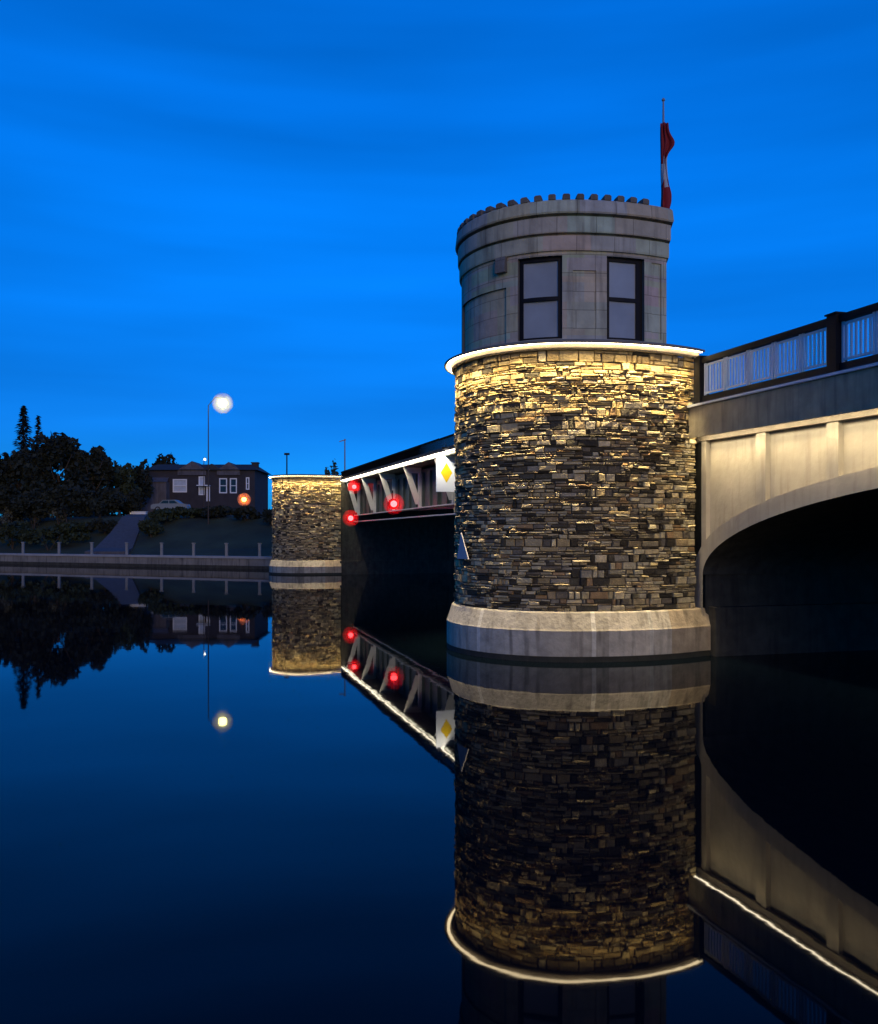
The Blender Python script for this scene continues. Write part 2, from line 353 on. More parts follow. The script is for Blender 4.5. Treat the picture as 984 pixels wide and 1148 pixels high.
# ------------------------------------------------------------------ control house
HP0 = []; HO = -.15
sE = TP.s_px(745.5, HO); k = 2.3
start = k
while k < sE: q = TP.at(k, HO, 0); HP0.append((q.x, q.y)); k += .12
q = TP.at(sE, HO, 0); E = Vector((q.x, q.y)); HP0.append((E.x, E.y)); E2 = E + Vector((.40, 2.9)); HP0.append((E2.x, E2.y)); HP0.append((HP0[0][0] + .05, HP0[0][1] - .02))
HP = Path(HP0)
sEnd = next(t for t, p in zip(HP.s, HP.p) if (p - E).length < 1e-6)
ch = empty('control_house', (3.4, 23.4, ZC), 'grey ashlar control house with two large windows on top of the near tower', 'building')
def hpx(px): return HP.s_px(px, 0) if px < 744 else sEnd
def front_px(px):            # search only the front wall
    kk = sEnd
    while kk > 0:
        p = HP.at(kk, 0, 0)
        if abs(CX + F * p.x / p.y - px) < .9: return kk
        kk -= .008
    return 0
ZW0, ZW1 = 7.66, 9.66
wins = [(front_px(579), front_px(629)), (front_px(679), front_px(721))]
# recessed panels: (s0, s1, z0, z1, depth)
pans = [(front_px(517), front_px(566), 7.56, 9.02, .06), (front_px(641), front_px(667), 7.9, 9.3, .03), (front_px(729), front_px(740), 7.75, 9.6, .03)]
zs = sorted({ZC, ZW0, ZW1, 9.76} | {p[2] for p in pans} | {p[3] for p in pans} | {7.9, 8.55, 9.16})
ss = sorted(set([t for w_ in wins for t in w_] + [t for p in pans for t in p[:2]] + HP.params(step=.14)))
ss = [s_ for i, s_ in enumerate(ss) if i == 0 or s_ - ss[i - 1] > 1e-5]
hw = MB(); rg = random.Random(5); bt = {}
def inrect(s_, z_, r): return r[0] < s_ < r[1] and r[2] < z_ < r[3]
wr = [(a, b, ZW0, ZW1) for a, b in wins]
for i in range(len(ss) - 1):
    for j in range(len(zs) - 1):
        sm = (ss[i] + ss[i + 1]) / 2; zm = (zs[j] + zs[j + 1]) / 2
        if any(inrect(sm, zm, r) for r in wr): continue
        o = 0
        for p in pans:
            if inrect(sm, zm, p): o = -p[4]
        key = (int(sm / .95 + (j % 2) * .5), j); c = bt.setdefault(key, tuple(v * rg.uniform(.84, 1.1) for v in (.47, .435, .32)))
        hw.face([HP.at(ss[i], o, zs[j]), HP.at(ss[i + 1], o, zs[j]), HP.at(ss[i + 1], o, zs[j + 1]), HP.at(ss[i], o, zs[j + 1])], c, [(ss[i], zs[j]), (ss[i + 1], zs[j]), (ss[i + 1], zs[j + 1]), (ss[i], zs[j + 1])])
def reveal(mb, r, dep, c=(.26, .24, .22)):
    s0, s1, z0, z1 = r[:4]; ks = [k for k in ss if s0 - 1e-6 <= k <= s1 + 1e-6]
    for k, f in ((s0, 0), (s1, 1)): mb.face([HP.at(k, 0, z0), HP.at(k, -dep, z0), HP.at(k, -dep, z1), HP.at(k, 0, z1)], c)
    for a, b in zip(ks, ks[1:]):
        for z_ in (z0, z1): mb.face([HP.at(a, 0, z_), HP.at(b, 0, z_), HP.at(b, -dep, z_), HP.at(a, -dep, z_)], c)
for r in wr: reveal(hw, r, .3)
for p in pans: reveal(hw, p, p[4])
hw.build('wall', M['ashlar'], ch)
for r in wr:
    s0, s1 = r[0], r[1]
    fr = MB(); fo = -.10; T = .07
    for a, b in ((s0, s0 + .10), (s1 - (.10 if r is wr[0] else .17), s1)): sweep(fr, HP, [(fo, ZW0), (fo, ZW1), (fo - T, ZW1), (fo - T, ZW0)], a, b, step=.2)
    for z0, z1 in ((ZW0, ZW0 + .08), (ZW1 - .09, ZW1), (8.62, 8.71)):
        sweep(fr, HP, [(fo + .002, z0), (fo + .002, z1), (fo - T, z1), (fo - T, z0)], s0 + .075, s1 - .075, step=.3)
    wf = fr.build('window', M['frame'], ch)
    for z0, z1 in ((ZW0 + .08, 8.62), (8.71, ZW1 - .09)):
        pn = MB(); A = HP.at(s0 + .07, fo - .035, z0); B = HP.at(s1 - .07, fo - .035, z0)
        pn.hexa([A, B, B + Vector((0, .02, 0)), A + Vector((0, .02, 0))], [p + Vector((0, 0, z1 - z0)) for p in (A, B, B + Vector((0, .02, 0)), A + Vector((0, .02, 0)))])
        pn.build('pane', M['pane'], wf)
    sl_ = MB(); sweep(sl_, HP, [(.05, ZW0 - .08), (.05, ZW0 - .002), (-.1, ZW0 + .004), (-.1, ZW0 - .08)], s0 - .05, s1 + .05, step=.2); sl_.build('sill', M['capstone'], wf)
cells = {}
def ctone(name, dz):
    def f(k, j):
        return cells.setdefault((name, int(k / 1.15 + dz)), tuple(v * rg.uniform(.86, 1.12) for v in (.47, .435, .32)))
    return f
cn = MB()
sweep(cn, HP, [(-.3, 9.76), (.05, 9.76), (.06, 9.80), (.06, 10.11), (-.03, 10.13), (-.03, 10.17), (-.3, 10.17)], step=.14, cf=ctone('f', 0)); cn.build('frieze', M['ashlar'], ch)
cn = MB()
sweep(cn, HP, [(-.3, 10.174), (.09, 10.174), (.10, 10.20), (.10, 10.55), (-.0, 10.57), (-.0, 10.61), (-.3, 10.61)], step=.14, cf=ctone('c', .5)); cn.build('cornice', M['ashlar'], ch)
cn = MB()
sweep(cn, HP, [(-.3, 10.614), (.15, 10.614), (.17, 10.65), (.14, 10.90), (.10, 10.95), (-.3, 10.95)], step=.14, cf=ctone('p', .2)); cn.build('parapet', M['ashlar'], ch)
rf = MB(); rf.face([HP.at(k, -.2, 10.5) for k in HP.params(step=.3)][::1]); rf.build('roof', M['roofd'], ch)
k0 = 1.4; 
while k0 < sEnd - .45:
    kb = MB(); p = HP.at(k0, .03, 10.95); h_ = .13
    def rg_(w2, z_, o0, o1): return [HP.at(k0 - w2, o1, z_), HP.at(k0 + w2, o1, z_), HP.at(k0 + w2, o0, z_), HP.at(k0 - w2, o0, z_)]
    a_, b_, c_ = rg_(.085, 10.951, -.12, .13), rg_(.085, 11.05, -.12, .13), rg_(.055, 11.09, -.09, .10); kb.hexa(a_, b_); kb.hexa(b_, c_); kb.build('merlon', M['darkconc'], ch); k0 += .325
# small keystone-like bracket beside the left window
kb = MB(); sk = front_px(562); sweep(kb, HP, [(0, 9.38), (.13, 9.38), (.13, 9.56), (.10, 9.76), (0, 9.76)], sk - .14, sk + .14, step=.1, c=(.2, .18, .16)); kb.build('corbel', M['ashlar'], ch)
# ------------------------------------------------------------------ flagpole and flag
FPY = 22.6; fx = X(743, FPY)
pm = MB(); pm.tube([(fx, FPY, 10.5), (fx, FPY, Z(150, FPY)), (fx, FPY, Z(114, FPY))], [.045, .035, .022], 8)
fpo = empty('flagpole', (fx, FPY, 10.5), 'thin grey flagpole rising from the right end of the control house roof', 'flagpole'); pm.build('pole', M['flagpole'], fpo)
bm_ = MB(); bm_.lathe((fx, FPY, Z(114, FPY)), [(.02, 0), (.045, .03), (.045, .06), (.01, .1)], 8); bm_.build('finial', M['flagpole'], fpo)
fl = MB(); zt, zbm = Z(139, FPY), Z(236, FPY); NU, NV = 28, 36; gr = []
for j in range(NV + 1):
    v = j / NV; z = zt + (zbm - zt) * v; row = []
    wd = .07 + .20 * math.exp(-((v - .24) / .10) ** 2) + .11 * math.exp(-((v - .85) / .14) ** 2) + .05 * math.exp(-((v - .6) / .15) ** 2)
    for i in range(NU + 1):
        u_ = i / NU; ph = u_ * 3.6 * 2 * math.pi + v * 2.0
        xx = fx - .09 + (wd + .12) * (.5 - .5 * math.cos(u_ * math.pi * 2.5)) * (.8 + .2 * math.sin(7 * v + u_ * 3)) + .02 * math.sin(ph)
        yy = FPY - .06 - .13 * u_ + .06 * math.sin(ph + v * 3)
        row.append(Vector((xx, yy, z - .10 * u_ * (1 - v) + .05 * math.sin(u_ * 9) * v)))
    gr.append(row)
for j in range(NV):
    for i in range(NU):
        band = lambda a, b: (a / NV * 1.0, b / NU)
        # the limp cloth shows its stripes one above the other
        q = [(min(.999, (jj / NV) + .06 * math.sin(ii / NU * 7)), ii / NU) for jj, ii in ((j, i), (j + 1, i), (j + 1, i + 1), (j, i + 1))]
        fl.face([gr[j][i], gr[j + 1][i], gr[j + 1][i + 1], gr[j][i + 1]], None, q)
fo_ = fl.build('flag', flag_mat(.42, .69), None, smooth=True, weld=True); tag(fo_, 'limp red and white flag hanging against the flagpole above the control house', 'flag')
sd = fo_.modifiers.new('thickness', 'SOLIDIFY'); sd.thickness = .006
# ------------------------------------------------------------------ right arch span
A0, HS, D0, D1 = 19.2, 11.0, 12.1, 26.0
def zi(a):
    s = A0 - a; return 2.0 + 2.1 * math.sqrt(max(0, 1 - ((HS - s) / HS) ** 2))
def zbeam(a): return 5.45 - .018 * (A0 - a)
ab = empty('arch_bridge', tuple(BP(12.1, 19.2, 0)), 'pale concrete arch span with panelled side wall, right of the near tower', 'bridge')
AE = -2.8
ann = [A0 - HS + HS * math.cos(math.pi * i / 72) for i in range(73)]   # from A0 to A0-22
inn = [(a, zi(a)) for a in ann]
def outer(i):
    a, z = inn[i]; a1, z1 = inn[max(i - 1, 0)]; a2, z2 = inn[min(i + 1, 72)]; t = Vector((a2 - a1, z2 - z1)).normalized(); n_ = Vector((t.y, -t.x))
    if n_.y < 0: n_ = -n_
    if i in (0, 72): n_ = Vector((1 if i == 0 else -1, 0))
    return (a + n_.x * .40, z + n_.y * .40)
out = [outer(i) for i in range(73)]
rib = MB()
for i in range(72):
    p, q, r_, s_ = inn[i], inn[i + 1], out[i + 1], out[i]
    rib.face([BP(D0, *p), BP(D0, *q), BP(D0, *r_), BP(D0, *s_)]); rib.face([BP(D0, *s_), BP(D0, *r_), BP(D0 + .3, *r_), BP(D0 + .3, *s_)])
for d_ in (D0,):
    rib.face([BP(d_, A0, -1), BP(d_, A0, 2), BP(d_, A0 + .4, 2), BP(d_, A0 + .4, -1)])
rib.build('arch_rib', M['concrete'], ab)
vt = MB()
for i in range(72): p, q = inn[i], inn[i + 1]; vt.face([BP(D0, *p), BP(D1, *p), BP(D1, *q), BP(D0, *q)])
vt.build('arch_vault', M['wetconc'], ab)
sp = MB(); e = .16
for d_ in (D0 + e,):
    lo = [(a, max(z, 0)) for a, z in out]
    for i in range(72):
        p, q = lo[i], lo[i + 1]; sp.face([BP(d_, *p), BP(d_, *q), BP(d_, q[0], zbeam(q[0])), BP(d_, p[0], zbeam(p[0]))])
    a = out[0][0]; sp.face([BP(d_, a, -1), BP(d_, a + .3, -1), BP(d_, a + .3, zbeam(a)), BP(d_, a, zbeam(a))])
spo = sp.build('spandrel_wall', M['concrete'], ab)
def arch_out(a):
    for (p, q) in zip(out, out[1:]):
        if min(p[0], q[0]) <= a <= max(p[0], q[0]):
            return p[1] + (q[1] - p[1]) * (a - p[0]) / (q[0] - p[0] + 1e-9)
    return 0
a = A0 + .02; first = True
while a > AE:
    pa = MB(); w_ = .17 if not first else .10; z0 = arch_out(a) - .05
    pa.hexa([BP(D0 + .04, a + w_, z0 - .0), BP(D0 + .20, a + w_, z0), BP(D0 + .20, a - w_, z0), BP(D0 + .04, a - w_, z0)][::-1], [BP(D0 + .04, a + w_, zbeam(a) - .14), BP(D0 + .20, a + w_, zbeam(a) - .14), BP(D0 + .20, a - w_, zbeam(a) - .14), BP(D0 + .04, a - w_, zbeam(a) - .14)][::-1])
    pa.build('pilaster', M['concrete'], ab); a -= 2.28; first = False
tr = MB(); bbox(tr, D0 - .0, D0 + .12, AE, A0 + .3, zbeam(AE) - .14, zbeam(AE) - .003, zbeam(A0 + .3) - zbeam(AE)); tr.build('top_moulding', M['ledge'], ab)
bm2 = MB(); DB = 11.72; dzb = zbeam(A0) - zbeam(-6)
bbox(bm2, DB, D0 + .5, -6, A0 + .02, zbeam(-6), zbeam(-6) + .66, dzb); cpg = MB(); bbox(cpg, DB - .05, D0 + .5, -6, A0 + .02, zbeam(-6) + .664, zbeam(-6) + .72, dzb); cpg.build('kerb', M['whitem'], ab)
bbox(bm2, DB, DB + .05, -6, A0 + .02, zbeam(-6) - .085, zbeam(-6) - .001, dzb)
ls = MB(); bbox(ls, DB + .09, DB + .17, -6, A0 - .02, zbeam(-6) - .045, zbeam(-6) - .006, dzb); bmo = bm2.build('edge_beam', M['beamconc'], ab); ls.build('light_strip', M['led_arch'], bmo)
a_ = A0 - .45
while a_ > AE + .5:
    down_light(BP(DB + .15, a_, zbeam(a_) - .052), BP(D0 + .5, a_, zbeam(a_) - 3.2), .85, .03, 7.5, R(85), bmo, along=Vector((UX, UY, 0))); a_ -= .9
dk = MB(); bbox(dk, D0 + .5, D1 + .3, -6, 25, zbeam(-6) - .1, zbeam(-6) + .5, zbeam(25) - zbeam(-6)); dk.build('deck', M['darkconc'], ab)
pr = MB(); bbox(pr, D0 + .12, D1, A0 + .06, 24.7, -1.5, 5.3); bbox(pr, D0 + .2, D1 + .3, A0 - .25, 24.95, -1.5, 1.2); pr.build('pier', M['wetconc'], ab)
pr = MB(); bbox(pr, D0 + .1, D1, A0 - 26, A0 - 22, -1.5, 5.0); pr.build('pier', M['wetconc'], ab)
# railing
rl = empty('bridge_railing', tuple(BP(12.0, 18, 6.2)), 'black railing with pale close-set bars along the top of the arch span', 'railing')
DR = 11.95
def zr(a): return zbeam(a) + .72
def post(a, w_=.26):
    p = MB(); bbox(p, DR - w_ / 2, DR + w_ / 2, a - w_ / 2, a + w_ / 2, zr(a) + .0, zr(a) + 1.15); bbox(p, DR - w_ / 2 - .03, DR + w_ / 2 + .03, a - w_ / 2 - .03, a + w_ / 2 + .03, zr(a) + 1.15, zr(a) + 1.18); p.build('post', M['blackm'], rl)
posts = [19.02, 14.3, 9.6, 4.9, .2, -4.5]
for a in posts: post(a)
for a1, a0 in zip(posts, posts[1:]):
    lo, hi = a0 + .13, a1 - .13; dz_ = zr(hi) - zr(lo)
    p = MB(); bbox(p, DR - .07, DR + .07, lo, hi, zr(lo) + 1.0, zr(lo) + 1.13, dz_); p.build('top_rail', M['blackm'], rl)
    p = MB(); bbox(p, DR - .06, DR + .06, lo, hi, zr(lo) + .07, zr(lo) + .20, dz_); p.build('bottom_rail', M['blackm'], rl)
    n_ = 5; w_ = (hi - lo) / n_
    for i in range(n_):
        l0 = lo + i * w_ + .02; h0 = lo + (i + 1) * w_ - .02; p = MB(); zz = lambda a: zr(a)
        for a_ in (l0 + .025, h0 - .025): bbox(p, DR - .02, DR + .02, a_ - .025, a_ + .025, zz(a_) + .202, zz(a_) + .998)
        k = 7
        for q in range(1, k):
            a_ = l0 + (h0 - l0) * q / k; bbox(p, DR - .016, DR + .016, a_ - .020, a_ + .020, zz(a_) + .29, zz(a_) + .93)
        for zz0, zz1 in ((.24, .29), (.92, .97)):
            bbox(p, DR - .018, DR + .018, l0 + .052, h0 - .052, zz(l0) + zz0, zz(l0) + zz1, zz(h0) - zz(l0))
        p.build('bar_panel', M['whitem'], rl)
# ------------------------------------------------------------------ left steel span
DS, DG = 10.8, 11.85; S0, S1 = 24.9, 66.5
def zst(a): return 6.68 + .0135 * (a - 37)
rise = zst(S1) - zst(S0)
ls_ = empty('steel_span', tuple(BP(11.5, 45, 0)), 'steel span with pale slanted brackets running behind the near tower to the far one', 'bridge')
p = MB(); bbox(p, DG, DG + .08, S0, S1, 4.02, zst(S0) - .3, rise)
a = S0 + 1
while a < S1: bbox(p, DG - .12, DG, a - .03, a + .03, 4.42, 6.3); a += 1.5
p.build('girder', M['steel'], ls_)
p = MB(); bbox(p, DG - .28, DG + .3, S0, S1, 3.92, 3.98); p.build('lower_flange', M['bracket'], ls_)
p = MB(); bbox(p, DG - .24, DG - .002, S0, S1, 4.40, 4.45); p.build('stiffening_flange', M['bracket'], ls_)
p = MB(); bbox(p, DS + .02, DG + 14, S0, S1, zst(S0) - .16, zst(S0) + .06, rise); p.build('deck', M['steel'], ls_)
p = MB(); bbox(p, DS - .02, DS + .02, S0, S1, zst(S0) + .03, zst(S0) + .20, rise); ed = p.build('edge_channel', M['blackm'], ls_)
p = MB(); bbox(p, DS - .09, DS - .021, S0, S1, zst(S0) - .022, zst(S0) + .002, rise); p.build('light_strip', M['led_span'], ed)
a_ = 28
while a_ < S1:
    down_light(BP(DS - .06, a_, zst(a_) - .06), BP(DG, a_, zst(a_) - 1.2), 1.6, .05, 24, R(170), ed, color=(1, .88, .66), along=Vector((UX, UY, 0))); a_ += 2.0
for Y_ in (35.5, 41.2, 47.3, 53.5, 59.2, 65.0):
    a = Y_ / UY - .268 / UY * 0 - 10.8 * NY / UY; p = MB(); zt_ = zst(a) - .18
    o_, i_ = DS + .03, DG
    # slanted strut as an H-section: wide pale face and two flanges
    for (d0, z0, d1, z1, th) in ((o_ + .02, zt_, i_ - .05, 4.62, .34),):
        for aa, ab_ in ((a - .03, a + .03),):
            p.hexa([BP(d0, aa, z0), BP(d0 + th, aa, z0), BP(d0 + th, ab_, z0), BP(d0, ab_, z0)], [BP(d1 - th * .8, aa, z1), BP(d1 + th * .15, aa, z1), BP(d1 + th * .15, ab_, z1), BP(d1 - th * .8, ab_, z1)])
    bbox(p, o_ + .36, i_, a - .028, a + .028, zt_ - .32, zt_ - .01)
    bbox(p, i_ - .16, i_ - .002, a - .1, a + .1, 4.45, zt_ - .33)
    p.build('bracket', M['bracket'], ls_)
p = MB(); a = S0
while a < S1: bbox(p, DS - .012, DS + .012, a, a + .035, zst(a) + .2, zst(a) + .60); a += .13
bbox(p, DS - .04, DS + .04, S0, S1, zst(S0) + .60, zst(S0) + .68, rise)
rs = empty('bridge_railing', tuple(BP(DS, 45, 6.9)), 'low black railing on the edge of the steel span, above its long light strip', 'railing'); p.build('rail_panel', mat('black_rail', (.002, .002, .002), .9, spec=.05), rs)
# far pier under the span
fpier = MB(); bbox(fpier, 10.2, 26, 65.6, 71, -1.5, 7.0); bbox(fpier, 10.5, 26.3, 65.25, 71.3, -1.5, 1.0)
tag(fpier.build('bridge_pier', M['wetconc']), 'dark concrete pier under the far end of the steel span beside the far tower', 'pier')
# red signal lights
def vol_mat(name, c, dens):  # scatter volume that imitates camera glare around a bright bulb
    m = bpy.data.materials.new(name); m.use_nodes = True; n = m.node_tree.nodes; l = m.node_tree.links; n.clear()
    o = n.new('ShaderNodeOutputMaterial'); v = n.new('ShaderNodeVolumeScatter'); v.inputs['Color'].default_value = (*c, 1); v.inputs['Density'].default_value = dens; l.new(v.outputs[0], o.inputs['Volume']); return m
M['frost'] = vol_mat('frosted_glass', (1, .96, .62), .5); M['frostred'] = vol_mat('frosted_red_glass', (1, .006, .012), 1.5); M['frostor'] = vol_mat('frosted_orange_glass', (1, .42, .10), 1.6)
def ball(c, r, k=12): return [(r * math.sin(math.pi * i / k) + .003, -r * math.cos(math.pi * i / k)) for i in range(k + 1)]
def signal(d, a, z, label, big=1., pan=False):
    e_ = empty('signal_light', tuple(BP(d, a, z)), label, 'signal light', 'red signal lights on the steel span')
    p = MB(); ctr = BP(d, a, z); fd = Vector((-UX, -UY, 0)); sd_ = Vector((NX, NY, 0)); r = .20 * big; bc = ctr + fd * .2
    p.lathe(bc, ball(bc, .15 * big), 14); p.build('bulb', M['redcore'], e_, smooth=True)
    p = MB(); p.lathe(bc, ball(bc, .50 * big), 20); p.build('frosted_globe', M['frostred'], e_, smooth=True, weld=True)  # added red glow around the bulb, not a part of the lamp
    p = MB(); p.tube([ctr - fd * .22, ctr + fd * .0], [r * 1.1, r * 1.25], 16)
    hood = []
    p.build('housing', M['blackm'], e_)
    p = MB(); p.bar(ctr + Vector((0, 0, r)) - fd * .1, ctr + Vector((0, 0, r + .5)) - fd * .1, .05); p.build('hanger', M['blackm'], e_)
    if pan: 
        p = MB(); q = ctr - fd * .02; p.bar(q - sd_ * .42, q + sd_ * .42, .05, .5); p.build('backing_board', mat('red_board', (.5, .03, .03), .6), e_)
def on(px, py, Y_): x = X(px, Y_); d, a = da(x, Y_); return d, a, Z(py, Y_)
signal(*on(441, 565, 47.0), 'red signal light low on the steel span, nearest the tower', 1.15)
signal(*on(393, 581, 62.5), 'red signal light low on the steel span beside the far tower', 1.2)
signal(*on(397, 546, 62.5), 'red signal light high under the deck edge beside the far tower', 1.0, True)
# sign
d_, a_, z_ = on(499.5, 530, 39.6)
sg = empty('navigation_sign', tuple(BP(d_, a_, z_)), 'white upright panel with yellow diamond hanging under the steel span', 'sign')
fd = Vector((-UX, -UY, 0)); ctr = BP(d_, a_, z_); sv = Vector((NX, NY, 0))
def plate(mb, outl, f0, f1):
    A = [ctr + sv * x + Vector((0, 0, z)) + fd * f0 for x, z in outl]; B = [p_ + fd * (f1 - f0) for p_ in A]; mb.face(A[::-1]); mb.face(B)
    for i in range(len(A)): j = (i + 1) % len(A); mb.face([A[i], A[j], B[j], B[i]])
p = MB(); plate(p, [(-.43, -.86), (.43, -.86), (.43, .84), (-.43, .84)], 0, .04); pnl = p.build('panel', M['signw'], sg)
p = MB(); plate(p, [(0, -.45), (.27, 0), (0, .45), (-.27, 0)], .043, .05); p.build('diamond', M['signy'], pnl)
p = MB()
for x in (0,): p.bar(ctr + sv * x + Vector((0, 0, .80)) - fd * .05, ctr + sv * x + Vector((0, 0, 1.25)) - fd * .05, .05)
p.build('hanger', M['blackm'], sg)
# added lamp that brightens the sign, with an invented housing
lt = bpy.data.lights.new('sign_light', 'AREA'); lt.shape = 'RECTANGLE'; lt.size = .8; lt.size_y = .1; lt.energy = 110; lt.color = (1, .93, .8)
lo_ = bpy.data.objects.new('sign_light', lt); col.objects.link(lo_); pos = ctr + fd * .75 + Vector((0, 0, .95)); lo_.location = pos
lo_.rotation_euler = (pos - (ctr + Vector((0, 0, -.15)))).to_track_quat('Z', 'Y').to_euler(); lo_.parent = sg; lo_.location = pos - Vector(sg.location)
p = MB(); p.bar(pos + Vector((0, 0, .08)) - sv * .42, pos + Vector((0, 0, .08)) + sv * .42, .1, .08); p.bar(pos + Vector((0, 0, .08)), ctr + Vector((0, 0, .95)), .03); p.build('light_housing', M['blackm'], sg)
# triangular marker on the near tower
km = TP.s_px(517.5, .1); 
def mk_s(px):
    k = TP.L
    while k > 0:
        q = TP.at(k, .1, 0)
        if abs(CX + F * q.x / q.y - px) < .8: return k
        k -= .005
k0, k1 = mk_s(512.5), mk_s(525); y_ = TP.at(k1, .1, 0).y
p = MB(); za, zb_ = Z(627, y_), Z(597, y_)
A = [TP.at(k0, .11, za), TP.at(k1, .11, za), TP.at((k0 * .6 + k1 * .4), .11, zb_)]; B = [TP.at(k0, .14, za), TP.at(k1, .14, za), TP.at((k0 * .6 + k1 * .4), .14, zb_)]
p.face(A); p.face(B[::-1])
for i in range(3): j = (i + 1) % 3; p.face([A[i], A[j], B[j], B[i]])
tag(p.build('marker_board', mat('marker_grey', (.42, .43, .46), .6, var=.05)), 'small pale triangular board low on the left edge of the near tower', 'marker')
# ------------------------------------------------------------------ water, ground, quay
p = MB(); p.face([(-900, -60, 0), (500, -60, 0), (500, 900, 0), (-900, 900, 0)]); tag(p.build('water', M['water']), kind='structure')
QL = [(-420, 265), (-120, 124), (-44.5, 89), (-14.6, 75.3), (-9.5, 72.6), (30, 83.7), (300, 160)]
QP = Path([(a, b) for a, b in QL][::1])     # travelling to the right, water on the right-hand side
# terrain behind the quay: strips at increasing distance inland
prof = [(0, .85), (-4.6, .95), (-7, 1.6), (-14, 4.6), (-18, 5.1), (-34, 5.3), (-80, 5.6), (-900, 9)]
g = MB(); ks = sorted(set(QP.s + QP.params(step=6)))
def tz(k, o, z):
    q = QP.at(k, o, z)
    if 5 < -o < 30: q.z += .35 * noise.noise(Vector((q.x * .12, q.y * .12, 1)))
    return q
pf = [(-0.3, .85)]
for (o0, z0), (o1, z1) in zip(prof, prof[1:]):
    n_ = 4 if abs(o1 - o0) < 20 else 3
    for i in range(1, n_ + 1): pf.append((o0 + (o1 - o0) * i / n_, z0 + (z1 - z0) * i / n_))
for a, b in zip(ks, ks[1:]):
    for (o0, z0), (o1, z1) in zip(pf, pf[1:]):
        g.face([tz(a, o0, z0), tz(b, o0, z0), tz(b, o1, z1), tz(a, o1, z1)])
tag(g.build('ground', M['grass'], smooth=False, weld=True), kind='structure')
q = MB(); sweep(q, QP, [(-.6, -1.5), (0, -1.5), (0, .88), (-.6, .88)], step=4); qw = empty('quay_wall', (-44.5, 89, 0), 'long low grey concrete quay wall along the far bank', 'wall'); q.build('wall', M['quay'], qw); q = MB(); sweep(q, QP, [(.002, -.5), (.012, -.5), (.012, .24), (.002, .27)], step=4); q.build('wet_band', M['wetconc'], qw)
q = MB(); sweep(q, QP, [(-.7, .884), (.10, .884), (.10, 1.08), (-.7, 1.08)], step=4); q.build('coping', mat('quay_coping', (.33, .325, .32), .85, bump=.2, bscale=4, var=.25, vscale=.6), qw)
q = MB(); sweep(q, QP, [(-3.8, .98), (-.72, .98), (-.72, 1.0), (-3.8, 1.0)], step=4); tag(q.build('path', M['path']), kind='structure')
# ramp path up the bank
def gz(x, y):     # ground height
    best = (1e9, 0)
    for a, b in zip(QP.p, QP.p[1:]):
        t = max(0, min(1, (Vector((x, y)) - a).dot(b - a) / (b - a).length_squared)); dd = ((Vector((x, y)) - a) - (b - a) * t).length
        best = min(best, (dd, 0))
    dist = best[0]
    for (o0, z0), (o1, z1) in zip(prof, prof[1:]):
        if -o0 <= dist <= -o1: return z0 + (z1 - z0) * (dist + o0) / (o0 - o1)
    return 5.3
rp_ = [(118, 86.6, 4.0), (128, 90, 3.8), (140, 95, 3.0), (150, 100, 2.6), (156, 108, 2.4)]
p = MB(); L_ = []
for px, Y_, w_ in rp_: x = X(px, Y_); L_.append((Vector((x - w_ / 2, Y_, gz(x, Y_) + .40)), Vector((x + w_ / 2, Y_, gz(x, Y_) + .40))))
for (a, b), (c, d) in zip(L_, L_[1:]):
    p.face([a, b, d, c]); z_ = Vector((0, 0, -.9)); p.face([a, c, c + z_, a + z_]); p.face([b, b + z_, d + z_, d])
p.face([L_[0][0], L_[0][0] - Vector((0, 0, .9)), L_[0][1] - Vector((0, 0, .9)), L_[0][1]])
tag(p.build('ramp_path', M['path']), kind='structure')
# posts along the quay
proto = None; lab = ['post on the quay, leftmost of the row', 'second post from the left on the quay', 'third post from the left on the quay', 'fourth post from the left, in front of the ramp path', 'fifth post from the left, in front of the hedge', 'sixth post from the left, in front of the house', 'seventh post from the left, right of the tall street lamp', 'last post on the quay, just left of the far tower']
for i, px in enumerate((27, 67, 104, 143, 182, 218, 255, 292)):
    k = 0; Y_ = None
    kk = 0
    while kk < QP.L:
        c = QP.at(kk, -.35, 0)
        if abs(CX + F * c.x / c.y - px) < .6 and c.x < -9: break
        kk += .05
    if proto is None:
        proto = empty('quay_post', (c.x, c.y, 1.08), 'pale metal ' + lab[i], 'post', 'posts along the quay')
        p = MB(); p.box(c.x - .11, c.x + .11, c.y - .11, c.y + .11, 1.08, 2.15); s1 = p.build('shaft', M['post'], proto)
        p = MB(); p.box(c.x - .15, c.x + .15, c.y - .15, c.y + .15, 2.15, 2.24); p.build('post_cap', M['post'], proto)
        p = MB(); p.box(c.x - .18, c.x + .18, c.y - .18, c.y + .18, 1.08, 1.12)
    else:
        r_ = proto.copy(); col.objects.link(r_); r_.location = (c.x, c.y, 1.08); r_['label'] = 'pale metal ' + lab[i]
        for chd in proto.children: cc = chd.copy(); col.objects.link(cc); cc.parent = r_
